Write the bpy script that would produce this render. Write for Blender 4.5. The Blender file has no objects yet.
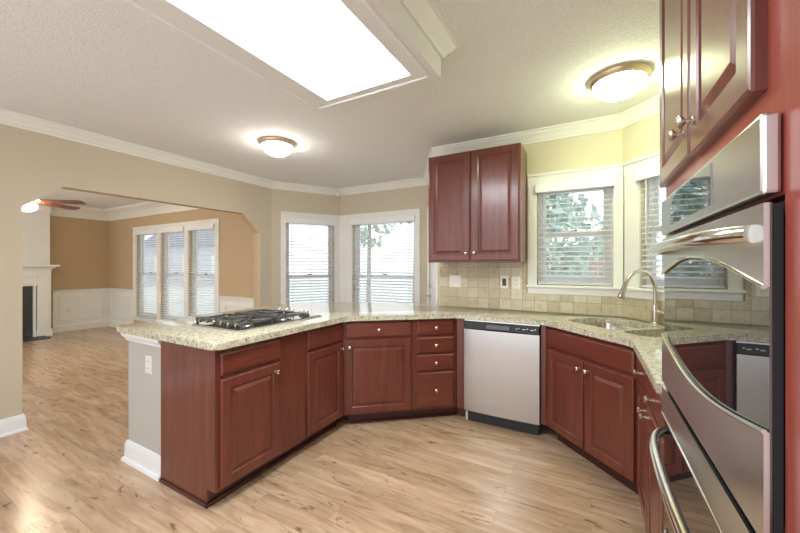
import bpy, bmesh, math, random
from mathutils import Vector, Matrix
random.seed(7)
SC = bpy.context.scene
COL = SC.collection
R = math.radians

# ------------------------------------------------------------------ camera
H_EYE = 1.33
PSI = R(29.1)
cam_d = bpy.data.cameras.new('camera')
cam = bpy.data.objects.new('camera', cam_d)
COL.objects.link(cam)
cam.location = (0, 0, H_EYE)
cam.rotation_euler = (R(90), 0, PSI)
cam_d.sensor_width = 36.0
cam_d.lens = 343.0 / 800.0 * 36.0
cam_d.shift_y = -1.5 / 800.0
cam_d.clip_start = 0.02
SC.camera = cam

# ------------------------------------------------------------------ world, exposure
w = bpy.data.worlds.new('overcast_sky')
SC.world = w
w.use_nodes = True
nt = w.node_tree
nt.nodes.clear()
wo = nt.nodes.new('ShaderNodeOutputWorld')
bg = nt.nodes.new('ShaderNodeBackground')
tc = nt.nodes.new('ShaderNodeTexCoord')
sx = nt.nodes.new('ShaderNodeSeparateXYZ')
cr = nt.nodes.new('ShaderNodeValToRGB')
cr.color_ramp.elements[0].position = 0.0
cr.color_ramp.elements[0].color = (0.97, 0.985, 1.0, 1)
cr.color_ramp.elements[1].position = 0.8
cr.color_ramp.elements[1].color = (0.80, 0.90, 1.0, 1)
nt.links.new(tc.outputs['Generated'], sx.inputs[0])
nt.links.new(sx.outputs['Z'], cr.inputs[0])
nt.links.new(cr.outputs[0], bg.inputs['Color'])
nt.links.new(bg.outputs[0], wo.inputs[0])
bg.inputs['Strength'].default_value = 1.0
SC.view_settings.view_transform = 'Standard'
SC.view_settings.look = 'None'
SC.view_settings.gamma = 1.0
SC.view_settings.use_curve_mapping = False
SC.view_settings.exposure = 0.95
LIGHT_BOX_EMISSION = 10.0
DOME_EMISSION = 26.0
FAN_EMISSION = 60.0

# ------------------------------------------------------------------ materials
def new_mat(name):
    m = bpy.data.materials.new(name)
    m.use_nodes = True
    n = m.node_tree.nodes
    return m, n, m.node_tree.links, n['Principled BSDF']

def N(n, t, **kw):
    x = n.new(t)
    for k, v in kw.items():
        if hasattr(x, k):
            setattr(x, k, v)
        else:
            x.inputs[k].default_value = v
    return x

def ramp(n, stops):
    r = n.new('ShaderNodeValToRGB')
    e = r.color_ramp.elements
    while len(e) < len(stops):
        e.new(0.5)
    for i, (p, c) in enumerate(stops):
        e[i].position = p
        e[i].color = (*c, 1) if len(c) == 3 else c
    return r

def mat_plain(name, col, rough=0.5, metal=0.0, bump=0.0, bscale=60.0, var=0.0, ior=None, coat=0.0):
    m, n, l, p = new_mat(name)
    p.inputs['Base Color'].default_value = (*col, 1)
    p.inputs['Roughness'].default_value = rough
    p.inputs['Metallic'].default_value = metal
    if ior:
        p.inputs['IOR'].default_value = ior
    if coat:
        p.inputs['Coat Weight'].default_value = coat
        p.inputs['Coat Roughness'].default_value = 0.1
    t = N(n, 'ShaderNodeTexCoord')
    nz = N(n, 'ShaderNodeTexNoise', Scale=bscale, Detail=3.0)
    l.new(t.outputs['Object'], nz.inputs['Vector'])
    if var:
        r = ramp(n, [(0.3, tuple(c * (1 - var) for c in col)), (0.7, tuple(min(1, c * (1 + var)) for c in col))])
        l.new(nz.outputs['Fac'], r.inputs[0])
        l.new(r.outputs[0], p.inputs['Base Color'])
    if bump:
        b = N(n, 'ShaderNodeBump', Strength=bump, Distance=0.01)
        l.new(nz.outputs['Fac'], b.inputs['Height'])
        l.new(b.outputs[0], p.inputs['Normal'])
    return m

def mat_wood(name, dark, light, scale=(14, 14, 1.2), rough=0.3, coat=0.35):
    m, n, l, p = new_mat(name)
    t = N(n, 'ShaderNodeTexCoord')
    oi = N(n, 'ShaderNodeObjectInfo')
    mp = N(n, 'ShaderNodeMapping')
    mp.inputs['Scale'].default_value = scale
    l.new(t.outputs['Object'], mp.inputs['Vector'])
    vs = N(n, 'ShaderNodeVectorMath', operation='SCALE')
    vs.inputs[0].default_value = (13, 7, 5)
    l.new(oi.outputs['Random'], vs.inputs['Scale'])
    l.new(vs.outputs[0], mp.inputs['Location'])
    nz = N(n, 'ShaderNodeTexNoise', Scale=1.6, Detail=6.0, Roughness=0.6, Distortion=0.4)
    l.new(mp.outputs[0], nz.inputs['Vector'])
    r = ramp(n, [(0.25, dark), (0.75, light)])
    l.new(nz.outputs['Fac'], r.inputs[0])
    n2 = N(n, 'ShaderNodeTexNoise', Scale=9.0, Detail=4.0)
    l.new(mp.outputs[0], n2.inputs['Vector'])
    r2 = ramp(n, [(0.3, (0.80, 0.78, 0.78)), (0.6, (1, 1, 1))])
    l.new(n2.outputs['Fac'], r2.inputs[0])
    mx = N(n, 'ShaderNodeMix', data_type='RGBA', blend_type='MULTIPLY')
    mx.inputs[0].default_value = 1.0
    l.new(r.outputs[0], mx.inputs[6])
    l.new(r2.outputs[0], mx.inputs[7])
    l.new(mx.outputs[2], p.inputs['Base Color'])
    p.inputs['Roughness'].default_value = rough
    p.inputs['Coat Weight'].default_value = coat
    p.inputs['Coat Roughness'].default_value = 0.15
    return m

def mat_emit(name, col, strength):
    m, n, l, p = new_mat(name)
    p.inputs['Base Color'].default_value = (0.9, 0.9, 0.9, 1)
    p.inputs['Emission Color'].default_value = (*col, 1)
    p.inputs['Emission Strength'].default_value = strength
    p.inputs['Roughness'].default_value = 0.4
    return m

M = {}
M['cherry'] = mat_wood('cherry_wood', (0.105, 0.025, 0.016), (0.205, 0.048, 0.031))
M['cherry_flat'] = mat_wood('cherry_wood_across', (0.105, 0.025, 0.016), (0.205, 0.048, 0.031), scale=(1.2, 14, 14))
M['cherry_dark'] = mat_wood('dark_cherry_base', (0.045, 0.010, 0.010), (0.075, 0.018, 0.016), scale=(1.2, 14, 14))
M['cherry_lit'] = mat_wood('lit_cherry_wood', (0.26, 0.045, 0.03), (0.34, 0.07, 0.045))  # same cherry, brighter and redder: light on the tower face put into the colour
M['white'] = mat_plain('white_trim_paint', (0.84, 0.83, 0.78), 0.35, var=0.02, bscale=5)
M['wall'] = mat_plain('beige_wall_paint', (0.60, 0.52, 0.405), 0.75, bump=0.05, bscale=180, var=0.02)
M['wall_lamp_tint'] = mat_plain('lamp_tinted_beige_wall', (0.64, 0.58, 0.42), 0.75, bump=0.05, bscale=180, var=0.02)  # same beige wall, with the lamp's yellow cast mixed into the colour
M['wall_fam'] = mat_plain('tan_wall_paint', (0.53, 0.39, 0.235), 0.75, bump=0.05, bscale=180, var=0.02)
M['post'] = mat_plain('grey_beige_wall_paint', (0.50, 0.48, 0.43), 0.7, bump=0.05, bscale=180)
M['ceiling'] = mat_plain('stippled_ceiling_paint', (0.83, 0.825, 0.815), 0.9, bump=0.55, bscale=95, var=0.05)
M['box_white'] = mat_plain('light_box_paint', (0.82, 0.82, 0.81), 0.6, var=0.01)
M['nickel'] = mat_plain('brushed_nickel', (0.62, 0.57, 0.50), 0.25, 1.0)
M['chrome'] = mat_plain('polished_chrome', (0.80, 0.78, 0.75), 0.12, 1.0)
M['brass'] = mat_plain('pale_brass', (0.82, 0.70, 0.50), 0.35, 1.0)
M['black'] = mat_plain('black_plastic', (0.025, 0.027, 0.03), 0.35, var=0.1)
M['black_side'] = mat_plain('matte_black_enamel', (0.010, 0.011, 0.014), 0.55)
M['gloss_black'] = mat_plain('glossy_black_enamel', (0.03, 0.03, 0.032), 0.08, ior=1.8)
M['iron'] = mat_plain('cast_iron', (0.075, 0.072, 0.072), 0.38, bump=0.1, bscale=200)
M['dark_slate'] = mat_plain('black_slate', (0.05, 0.048, 0.05), 0.5, var=0.2, bscale=12)
M['soot'] = mat_plain('dark_firebox_metal', (0.045, 0.045, 0.045), 0.45, var=0.2, bscale=9)
M['plate'] = mat_plain('ivory_plastic', (0.80, 0.78, 0.70), 0.35)
M['blind'] = mat_plain('white_blind_vinyl', (0.85, 0.85, 0.84), 0.45, var=0.01)
_n = M['blind'].node_tree.nodes; _l = M['blind'].node_tree.links
_tr = _n.new('ShaderNodeBsdfTranslucent'); _tr.inputs['Color'].default_value = (0.9, 0.9, 0.9, 1)
_mx = _n.new('ShaderNodeMixShader'); _mx.inputs[0].default_value = 0.35
_l.new(_n['Principled BSDF'].outputs[0], _mx.inputs[1]); _l.new(_tr.outputs[0], _mx.inputs[2]); _l.new(_mx.outputs[0], _n['Material Output'].inputs[0])
M['white_cool'] = mat_plain('white_enamel_paint', (0.86, 0.87, 0.88), 0.35)
M['cord'] = mat_plain('white_cord', (0.8, 0.8, 0.78), 0.7)
M['fan_wood'] = mat_wood('fan_blade_wood', (0.10, 0.03, 0.02), (0.18, 0.06, 0.035), scale=(1.2, 14, 14))
M['bark'] = mat_plain('tree_bark', (0.36, 0.32, 0.28), 0.9, bump=0.4, bscale=20, var=0.2)
M['leaf'] = mat_plain('tree_leaves', (0.46, 0.55, 0.45), 0.6, var=0.3, bscale=3)
M['leaf2'] = mat_plain('evergreen_leaves', (0.42, 0.52, 0.46), 0.6, var=0.35, bscale=3)
M['lawn'] = mat_plain('pale_lawn', (0.72, 0.73, 0.68), 0.95, var=0.12, bscale=0.8)  # near-white lawn colour with random mottling
M['brick_red'] = mat_plain('reddish_brick', (0.46, 0.33, 0.30), 0.85, var=0.15, bscale=6)
M['siding'] = mat_plain('pale_grey_siding', (0.58, 0.60, 0.64), 0.8, var=0.05)
M['roof'] = mat_plain('grey_roof_shingle', (0.30, 0.30, 0.32), 0.9, var=0.15, bscale=8)
M['led'] = mat_plain('pale_display_marks', (0.75, 0.8, 0.82), 0.4)
M['diffuser'] = mat_emit('light_box_diffuser', (0.93, 0.97, 1.0), LIGHT_BOX_EMISSION)
M['dome'] = mat_emit('frosted_glass_dome', (1.0, 0.95, 0.86), DOME_EMISSION)
M['dome_y'] = mat_emit('frosted_glass_dome_greenish', (0.88, 1.0, 0.62), DOME_EMISSION)
M['fan_glass'] = mat_emit('fan_lamp_glass', (1.0, 0.86, 0.62), FAN_EMISSION)

def mat_steel(name, col=(0.60, 0.59, 0.58), rough=0.27, scale=(2, 2, 160)):
    m, n, l, p = new_mat(name)
    t = N(n, 'ShaderNodeTexCoord')
    mp = N(n, 'ShaderNodeMapping')
    mp.inputs['Scale'].default_value = scale
    l.new(t.outputs['Object'], mp.inputs['Vector'])
    nz = N(n, 'ShaderNodeTexNoise', Scale=3.0, Detail=4.0)
    l.new(mp.outputs[0], nz.inputs['Vector'])
    r = ramp(n, [(0.3, tuple(c * 0.985 for c in col)), (0.7, tuple(c * 1.015 for c in col))])
    l.new(nz.outputs['Fac'], r.inputs[0])
    l.new(r.outputs[0], p.inputs['Base Color'])
    mr = N(n, 'ShaderNodeMapRange')
    mr.inputs['To Min'].default_value = rough - 0.005
    mr.inputs['To Max'].default_value = rough + 0.005
    l.new(nz.outputs['Fac'], mr.inputs['Value'])
    l.new(mr.outputs[0], p.inputs['Roughness'])
    p.inputs['Metallic'].default_value = 1.0
    return m
M['steel'] = mat_steel('brushed_stainless_steel', (0.70, 0.69, 0.68))
M['steel_v'] = mat_steel('brushed_stainless_steel_vertical', (0.58, 0.58, 0.585), 0.22, (160, 160, 2))
M['sink_steel'] = mat_steel('satin_sink_steel', (0.62, 0.60, 0.57), 0.25, (30, 30, 30))

def mat_mirror_glass(name):
    m, n, l, p = new_mat(name)
    p.inputs['Base Color'].default_value = (0.012, 0.012, 0.014, 1)
    p.inputs['Roughness'].default_value = 0.015
    p.inputs['IOR'].default_value = 2.6
    return m
M['oven_glass'] = mat_mirror_glass('black_oven_glass')

def mat_pane(name):
    m, n, l, p = new_mat(name)
    n.remove(p)
    out = n['Material Output']
    tr = N(n, 'ShaderNodeBsdfTransparent')
    gl = N(n, 'ShaderNodeBsdfGlossy', Roughness=0.0)
    lw = N(n, 'ShaderNodeLayerWeight', Blend=0.5)
    pw = N(n, 'ShaderNodeMath', operation='POWER')
    pw.inputs[1].default_value = 5.0
    fr = N(n, 'ShaderNodeMath', operation='MULTIPLY_ADD')
    fr.inputs[1].default_value = 0.9
    fr.inputs[2].default_value = 0.03
    l.new(lw.outputs['Facing'], pw.inputs[0])
    l.new(pw.outputs[0], fr.inputs[0])
    mx = N(n, 'ShaderNodeMixShader')
    tr.inputs['Color'].default_value = (0.97, 0.98, 0.98, 1)
    l.new(fr.outputs[0], mx.inputs[0])
    l.new(tr.outputs[0], mx.inputs[1])
    l.new(gl.outputs[0], mx.inputs[2])
    l.new(mx.outputs[0], out.inputs[0])
    return m
M['pane'] = mat_pane('clear_window_glass')

def mat_granite():
    m, n, l, p = new_mat('speckled_granite')
    t = N(n, 'ShaderNodeTexCoord')
    a = N(n, 'ShaderNodeTexNoise', Scale=34.0, Detail=5.0, Roughness=0.65)
    b = N(n, 'ShaderNodeTexVoronoi', Scale=120.0)
    c = N(n, 'ShaderNodeTexNoise', Scale=95.0, Detail=3.0)
    d = N(n, 'ShaderNodeTexNoise', Scale=6.0, Detail=3.0)
    for x in (a, b, c, d):
        l.new(t.outputs['Object'], x.inputs['Vector'])
    r1 = ramp(n, [(0.30, (0.36, 0.34, 0.28)), (0.44, (0.56, 0.53, 0.45)), (0.58, (0.69, 0.67, 0.59)), (0.75, (0.76, 0.75, 0.69))])
    l.new(a.outputs['Fac'], r1.inputs[0])
    r2 = ramp(n, [(0.34, (0.13, 0.12, 0.10)), (0.43, (1, 1, 1))])
    l.new(c.outputs['Fac'], r2.inputs[0])
    r3 = ramp(n, [(0.0, (0.82, 0.80, 0.74)), (1.0, (1.08, 1.06, 1.0))])
    l.new(b.outputs['Color'], r3.inputs[0])
    r4 = ramp(n, [(0.35, (0.93, 0.95, 0.90)), (0.65, (1.0, 0.98, 0.93))])
    l.new(d.outputs['Fac'], r4.inputs[0])
    prev = r1.outputs[0]
    for r in (r2, r3, r4):
        mx = N(n, 'ShaderNodeMix', data_type='RGBA', blend_type='MULTIPLY')
        mx.inputs[0].default_value = 1.0 if r is not r2 else 0.8
        l.new(prev, mx.inputs[6])
        l.new(r.outputs[0], mx.inputs[7])
        prev = mx.outputs[2]
    l.new(prev, p.inputs['Base Color'])
    p.inputs['Roughness'].default_value = 0.10
    p.inputs['IOR'].default_value = 1.6
    return m
M['granite'] = mat_granite()

def mat_floor():
    m, n, l, p = new_mat('oak_plank_floor')
    t = N(n, 'ShaderNodeTexCoord')
    br = N(n, 'ShaderNodeTexBrick', offset=0.37, offset_frequency=2, squash=1.0)
    br.inputs['Scale'].default_value = 1.0
    br.inputs['Brick Width'].default_value = 1.2
    br.inputs['Row Height'].default_value = 0.125
    br.inputs['Mortar Size'].default_value = 0.0012
    br.inputs['Mortar Smooth'].default_value = 0.2
    br.inputs['Bias'].default_value = 0.0
    br.inputs['Color1'].default_value = (0.0, 0.0, 0.0, 1)
    br.inputs['Color2'].default_value = (1, 1, 1, 1)
    br.inputs['Mortar'].default_value = (0.5, 0.5, 0.5, 1)
    l.new(t.outputs['Object'], br.inputs['Vector'])
    # offset grain per plank
    sc = N(n, 'ShaderNodeVectorMath', operation='SCALE')
    sc.inputs['Scale'].default_value = 7.0
    l.new(br.outputs['Color'], sc.inputs[0])
    ad = N(n, 'ShaderNodeVectorMath', operation='ADD')
    l.new(t.outputs['Object'], ad.inputs[0])
    l.new(sc.outputs[0], ad.inputs[1])
    mp = N(n, 'ShaderNodeMapping')
    mp.inputs['Scale'].default_value = (1.3, 9.0, 1)
    l.new(ad.outputs[0], mp.inputs['Vector'])
    g = N(n, 'ShaderNodeTexNoise', Scale=1.8, Detail=6.0, Roughness=0.62, Distortion=0.9)
    l.new(mp.outputs[0], g.inputs['Vector'])
    r1 = ramp(n, [(0.22, (0.25, 0.145, 0.085)), (0.42, (0.45, 0.30, 0.19)), (0.60, (0.58, 0.412, 0.285)), (0.8, (0.65, 0.50, 0.37))])
    l.new(g.outputs['Fac'], r1.inputs[0])
    mp2 = N(n, 'ShaderNodeMapping')
    mp2.inputs['Scale'].default_value = (2.2, 7.0, 1)
    l.new(ad.outputs[0], mp2.inputs['Vector'])
    k = N(n, 'ShaderNodeTexNoise', Scale=2.3, Detail=2.0, Distortion=1.6)
    l.new(mp2.outputs[0], k.inputs['Vector'])
    r2 = ramp(n, [(0.27, (0.50, 0.40, 0.34)), (0.36, (1, 1, 1))])
    l.new(k.outputs['Fac'], r2.inputs[0])
    r3 = ramp(n, [(0.0, (0.86, 0.84, 0.82)), (1.0, (1.06, 1.05, 1.04))])
    l.new(br.outputs['Color'], r3.inputs[0])
    r4 = ramp(n, [(0.0, (1, 1, 1)), (1.0, (0.72, 0.66, 0.6))])
    l.new(br.outputs['Fac'], r4.inputs[0])
    prev = r1.outputs[0]
    for r in (r2, r3, r4):
        mx = N(n, 'ShaderNodeMix', data_type='RGBA', blend_type='MULTIPLY')
        mx.inputs[0].default_value = 1.0
        l.new(prev, mx.inputs[6])
        l.new(r.outputs[0], mx.inputs[7])
        prev = mx.outputs[2]
    l.new(prev, p.inputs['Base Color'])
    p.inputs['Roughness'].default_value = 0.24
    p.inputs['IOR'].default_value = 1.5
    return m
M['floor'] = mat_floor()

def mat_tile():
    m, n, l, p = new_mat('tumbled_stone_tile')
    t = N(n, 'ShaderNodeTexCoord')
    s = N(n, 'ShaderNodeSeparateXYZ')
    c = N(n, 'ShaderNodeCombineXYZ')
    l.new(t.outputs['Object'], s.inputs[0])
    l.new(s.outputs['X'], c.inputs['X'])
    sb = N(n, 'ShaderNodeMath', operation='SUBTRACT')
    sb.inputs[1].default_value = 0.914
    l.new(s.outputs['Z'], sb.inputs[0])
    l.new(sb.outputs[0], c.inputs['Y'])
    br = N(n, 'ShaderNodeTexBrick', offset=0.0, squash=1.0)
    br.inputs['Scale'].default_value = 1.0
    br.inputs['Brick Width'].default_value = 0.103
    br.inputs['Row Height'].default_value = 0.099
    br.inputs['Mortar Size'].default_value = 0.0022
    br.inputs['Mortar Smooth'].default_value = 0.3
    br.inputs['Color1'].default_value = (0.50, 0.42, 0.28, 1)
    br.inputs['Color2'].default_value = (0.68, 0.62, 0.48, 1)
    br.inputs['Mortar'].default_value = (0.36, 0.29, 0.18, 1)
    l.new(c.outputs[0], br.inputs['Vector'])
    nz = N(n, 'ShaderNodeTexNoise', Scale=22.0, Detail=6.0, Roughness=0.7)
    l.new(t.outputs['Object'], nz.inputs['Vector'])
    r = ramp(n, [(0.28, (0.70, 0.62, 0.52)), (0.5, (1, 1, 1))])
    l.new(nz.outputs['Fac'], r.inputs[0])
    mx = N(n, 'ShaderNodeMix', data_type='RGBA', blend_type='MULTIPLY')
    mx.inputs[0].default_value = 0.8
    l.new(br.outputs['Color'], mx.inputs[6])
    l.new(r.outputs[0], mx.inputs[7])
    l.new(mx.outputs[2], p.inputs['Base Color'])
    b = N(n, 'ShaderNodeBump', Strength=0.4, Distance=0.004)
    b.invert = True
    l.new(br.outputs['Fac'], b.inputs['Height'])
    l.new(b.outputs[0], p.inputs['Normal'])
    p.inputs['Roughness'].default_value = 0.5
    return m
M['tile'] = mat_tile()

# ------------------------------------------------------------------ mesh helpers
class MB:
    """collects shapes and links them as one mesh object"""
    def __init__(self):
        self.bm = bmesh.new()
    def _add(self, vs, fs):
        bv = [self.bm.verts.new(v) for v in vs]
        out = []
        for f in fs:
            try:
                out.append(self.bm.faces.new([bv[i] for i in f]))
            except ValueError:
                pass
        return bv, out
    def box(self, x0, x1, y0, y1, z0, z1, bevel=0.0, seg=1):
        vs = [(x, y, z) for z in (z0, z1) for y in (y0, y1) for x in (x0, x1)]
        fs = [(0, 2, 3, 1), (4, 5, 7, 6), (0, 1, 5, 4), (2, 6, 7, 3), (0, 4, 6, 2), (1, 3, 7, 5)]
        bv, bf = self._add(vs, fs)
        if bevel:
            es = list({e for f in bf for e in f.edges})
            bmesh.ops.bevel(self.bm, geom=es, offset=bevel, segments=seg, profile=0.5, affect='EDGES')
        return self
    def prism(self, poly, z0, z1, bevel=0.0, seg=1, top_only=False):
        n = len(poly)
        area = sum(poly[i][0] * poly[(i + 1) % n][1] - poly[(i + 1) % n][0] * poly[i][1] for i in range(n))
        if area < 0:
            poly = poly[::-1]
        vs = [(p[0], p[1], z0) for p in poly] + [(p[0], p[1], z1) for p in poly]
        fs = [tuple(range(n - 1, -1, -1)), tuple(range(n, 2 * n))]
        fs += [(i, (i + 1) % n, n + (i + 1) % n, n + i) for i in range(n)]
        bv, bf = self._add(vs, fs)
        if bevel:
            es = list({e for f in bf[:2] for e in f.edges})
            bmesh.ops.bevel(self.bm, geom=es, offset=bevel, segments=seg, profile=0.5, affect='EDGES')
        return self
    def extrude_x(self, poly_yz, x0, x1):
        n = len(poly_yz)
        vs = [(x0, a, b) for a, b in poly_yz] + [(x1, a, b) for a, b in poly_yz]
        fs = [tuple(range(n)), tuple(range(2 * n - 1, n - 1, -1))]
        fs += [(i, n + i, n + (i + 1) % n, (i + 1) % n) for i in range(n)]
        self._add(vs, fs)
        return self
    def rings(self, x0, x1, z0, z1, steps):
        """nested rectangles in the xz plane: steps = [(inset, y)], first is the back rim, last is filled"""
        vs, fs = [], []
        for ins, y in steps:
            vs += [(x0 + ins, y, z0 + ins), (x1 - ins, y, z0 + ins), (x1 - ins, y, z1 - ins), (x0 + ins, y, z1 - ins)]
        k = len(steps)
        for i in range(k - 1):
            a, b = 4 * i, 4 * (i + 1)
            for j in range(4):
                fs.append((a + j, a + (j + 1) % 4, b + (j + 1) % 4, b + j))
        fs.append(tuple(4 * (k - 1) + j for j in range(4)))
        fs.append((3, 2, 1, 0))
        self._add(vs, fs)
        return self
    def lathe(self, prof, c=(0, 0, 0), axis='z', seg=24):
        """prof = [(r, h)] along axis from c"""
        def pt(r, h, a):
            u, v = r * math.cos(a), r * math.sin(a)
            if axis == 'z':
                return (c[0] + u, c[1] + v, c[2] + h)
            if axis == 'y':
                return (c[0] + u, c[1] + h, c[2] + v)
            return (c[0] + h, c[1] + u, c[2] + v)
        vs, fs = [], []
        for r, h in prof:
            for i in range(seg):
                vs.append(pt(max(r, 1e-4), h, 2 * math.pi * i / seg))
        for k in range(len(prof) - 1):
            for i in range(seg):
                j = (i + 1) % seg
                fs.append((k * seg + i, k * seg + j, (k + 1) * seg + j, (k + 1) * seg + i))
        fs.append(tuple(range(seg - 1, -1, -1)))
        fs.append(tuple(range((len(prof) - 1) * seg, len(prof) * seg)))
        self._add(vs, fs)
        return self
    def tube(self, pts, rad, seg=12, cap=True):
        pts = [Vector(p) for p in pts]
        rads = rad if isinstance(rad, (list, tuple)) else [rad] * len(pts)
        vs, fs = [], []
        prev = None
        for i, p in enumerate(pts):
            if i == 0:
                t = pts[1] - p
            elif i == len(pts) - 1:
                t = p - pts[i - 1]
            else:
                t = (pts[i + 1] - pts[i]).normalized() + (p - pts[i - 1]).normalized()
            t.normalize()
            if prev is None:
                ref = Vector((0, 0, 1)) if abs(t.z) < 0.9 else Vector((1, 0, 0))
                u = t.cross(ref).normalized()
            else:
                u = (prev - t * prev.dot(t)).normalized()
            prev = u
            v = t.cross(u)
            for k in range(seg):
                a = 2 * math.pi * k / seg
                vs.append(p + (u * math.cos(a) + v * math.sin(a)) * rads[i])
        for i in range(len(pts) - 1):
            for k in range(seg):
                j = (k + 1) % seg
                fs.append((i * seg + k, i * seg + j, (i + 1) * seg + j, (i + 1) * seg + k))
        if cap:
            fs.append(tuple(range(seg - 1, -1, -1)))
            fs.append(tuple(range((len(pts) - 1) * seg, len(pts) * seg)))
        self._add([tuple(v) for v in vs], fs)
        return self
    def sweep(self, path, prof, closed=False):
        """prof = closed loop of (out, z); out is measured to the RIGHT of the travel direction"""
        P = [Vector((p[0], p[1])) for p in path]
        n = len(P)
        def nrm(a, b):
            d = (b - a).normalized()
            return Vector((d.y, -d.x))
        vs, fs = [], []
        for i in range(n):
            if closed or 0 < i < n - 1:
                n1, n2 = nrm(P[i - 1], P[i]), nrm(P[i], P[(i + 1) % n])
                m = (n1 + n2) / (1 + n1.dot(n2))
            elif i == 0:
                m = nrm(P[0], P[1])
            else:
                m = nrm(P[n - 2], P[n - 1])
            for o, z in prof:
                q = P[i] + m * o
                vs.append((q.x, q.y, z))
        k = len(prof)
        for i in range(n if closed else n - 1):
            a, b = i * k, ((i + 1) % n) * k
            for j in range(k):
                fs.append((a + j, a + (j + 1) % k, b + (j + 1) % k, b + j))
        if not closed:
            fs.append(tuple(range(k)))
            fs.append(tuple(range(n * k - 1, (n - 1) * k - 1, -1)))
        self._add(vs, fs)
        return self
    def build(self, name, mat, parent=None, smooth=False, loc=None, rotz=None):
        bmesh.ops.recalc_face_normals(self.bm, faces=self.bm.faces[:])
        me = bpy.data.meshes.new(name)
        self.bm.to_mesh(me)
        self.bm.free()
        o = bpy.data.objects.new(name, me)
        COL.objects.link(o)
        for mm in (mat if isinstance(mat, list) else [mat]):
            me.materials.append(M[mm] if isinstance(mm, str) else mm)
        if parent:
            o.parent = parent
        if loc is not None:
            o.location = loc
        if rotz is not None:
            o.rotation_euler = (0, 0, rotz)
        if smooth:
            for p in me.polygons:
                p.use_smooth = True
            me.set_sharp_from_angle(angle=R(35))
        return o

def thing(name, label, cat, loc=(0, 0, 0), rotz=0.0, group=None):
    o = bpy.data.objects.new(name, None)
    o.empty_display_size = 0.1
    COL.objects.link(o)
    o.location = loc
    o.rotation_euler = (0, 0, rotz)
    return tag(o, label, cat, group)

def tag(o, label, cat, group=None):
    o['label'] = label
    o['category'] = cat
    if group:
        o['group'] = group
    return o

def structure(o):
    o['kind'] = 'structure'
    return o

def dup(root, loc, rotz, label):
    r = root.copy()
    COL.objects.link(r)
    r.location = loc
    r.rotation_euler = (0, 0, rotz)
    r['label'] = label
    for ch in list(root.children):
        c = ch.copy()
        COL.objects.link(c)
        c.parent = r
        for g in ch.children:
            d = g.copy()
            COL.objects.link(d)
            d.parent = c
    return r

# ------------------------------------------------------------------ the shell
CEIL = 2.52
A0 = (-4.0, -1.3); A1 = (-4.0, 3.40); A2 = (-3.48, 4.29); A3 = (-1.95, 4.29)
A4 = (-1.367, 3.28); A5 = (0.225, 3.28); A6 = (0.86, 2.645); A7 = (0.86, -1.3)
FAR = -9.2; FWY = 3.46

structure(MB().box(-9.4, 1.05, -1.3, 4.45, -0.10, 0.0).build('floor', 'floor'))
structure(MB().box(-9.4, 1.05, -1.3, 4.45, CEIL, CEIL + 0.12).build('ceiling', 'ceiling'))

def ang(p, q):
    return math.atan2(q[1] - p[1], q[0] - p[0])

def wall(name, p, q, holes, mat, thick=0.12, corners=(), ext0=0.0, ext1=0.0):
    """slab whose inner face runs p -> q; local x along, y outwards; holes (s0, s1, z0, z1)"""
    Lw = math.hypot(q[0] - p[0], q[1] - p[1])
    xs = sorted({-ext0, Lw + ext1, *[h[0] for h in holes], *[h[1] for h in holes]})
    zs = sorted({0.0, CEIL, *[h[2] for h in holes], *[h[3] for h in holes]})
    mb = MB()
    for i in range(len(xs) - 1):
        for j in range(len(zs) - 1):
            cx, cz = (xs[i] + xs[i + 1]) / 2, (zs[j] + zs[j + 1]) / 2
            if any(h[0] < cx < h[1] and h[2] < cz < h[3] for h in holes):
                continue
            mb.box(xs[i], xs[i + 1], 0, thick, zs[j], zs[j + 1])
    bm = mb.bm
    bmesh.ops.remove_doubles(bm, verts=bm.verts[:], dist=1e-5)
    seen = {}
    for f in bm.faces:
        key = tuple(sorted((round(c.co.x, 4), round(c.co.y, 4), round(c.co.z, 4)) for c in f.verts))
        seen.setdefault(key, []).append(f)
    dead = [f for v in seen.values() if len(v) > 1 for f in v]
    bmesh.ops.delete(bm, geom=dead, context='FACES')
    for tri in corners:                       # chamfered corners of an opening
        vs = [(a, 0, b) for a, b in tri] + [(a, thick, b) for a, b in tri]
        mb._add(vs, [(0, 1, 2), (5, 4, 3), (0, 3, 4, 1), (1, 4, 5, 2), (2, 5, 3, 0)])
    return structure(mb.build(name, mat, loc=(p[0], p[1], 0), rotz=ang(p, q)))

# left wall with the chamfered opening to the family room (two paints: kitchen side and family side)
o0, o1, oz = 0.935 - A0[1], 3.196 - A0[1], 2.01
CH = 0.25
corn = [((o0, oz - CH + 0.04), (o0 + CH, oz), (o0, oz)), ((o1, oz - CH + 0.01), (o1, oz), (o1 - CH, oz))]
wall('wall_left', A0, A1, [(o0, o1, 0.0, oz)], 'wall', thick=0.015, corners=corn)
wall('wall_left_rear', (-4.0155, A0[1]), (-4.0155, FWY - 0.001), [(o0, o1, 0.0, oz)], 'wall_fam', thick=0.105, corners=corn)
BWZ = (0.30, 2.02)
wall('wall_bay_left', A1, A2, [(0.20, 0.94, *BWZ)], 'wall')
wall('wall_bay_back', A2, A3, [(0.255, 1.335, *BWZ)], 'wall')
wall('wall_bay_right', A3, A4, [(0.14, 1.00, 0.0, 2.04)], 'wall')
W1 = (0.945, 1.525, 1.155, 2.04)
wall('wall_back', A4, A5, [W1], 'wall_lamp_tint')
WD = (0.15, 0.74, 1.155, 2.04)
wall('wall_diagonal', A5, A6, [WD], 'wall_lamp_tint')
wall('wall_right', A6, A7, [], 'wall')
FW = [(-8.0, -7.20), (-7.08, -6.28), (-6.16, -5.40)]
wall('wall_family_window', (FAR, FWY), (-4.12, FWY), [(a - FAR, b - FAR, 0.30, 2.0) for a, b in FW], 'wall_fam')
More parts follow.
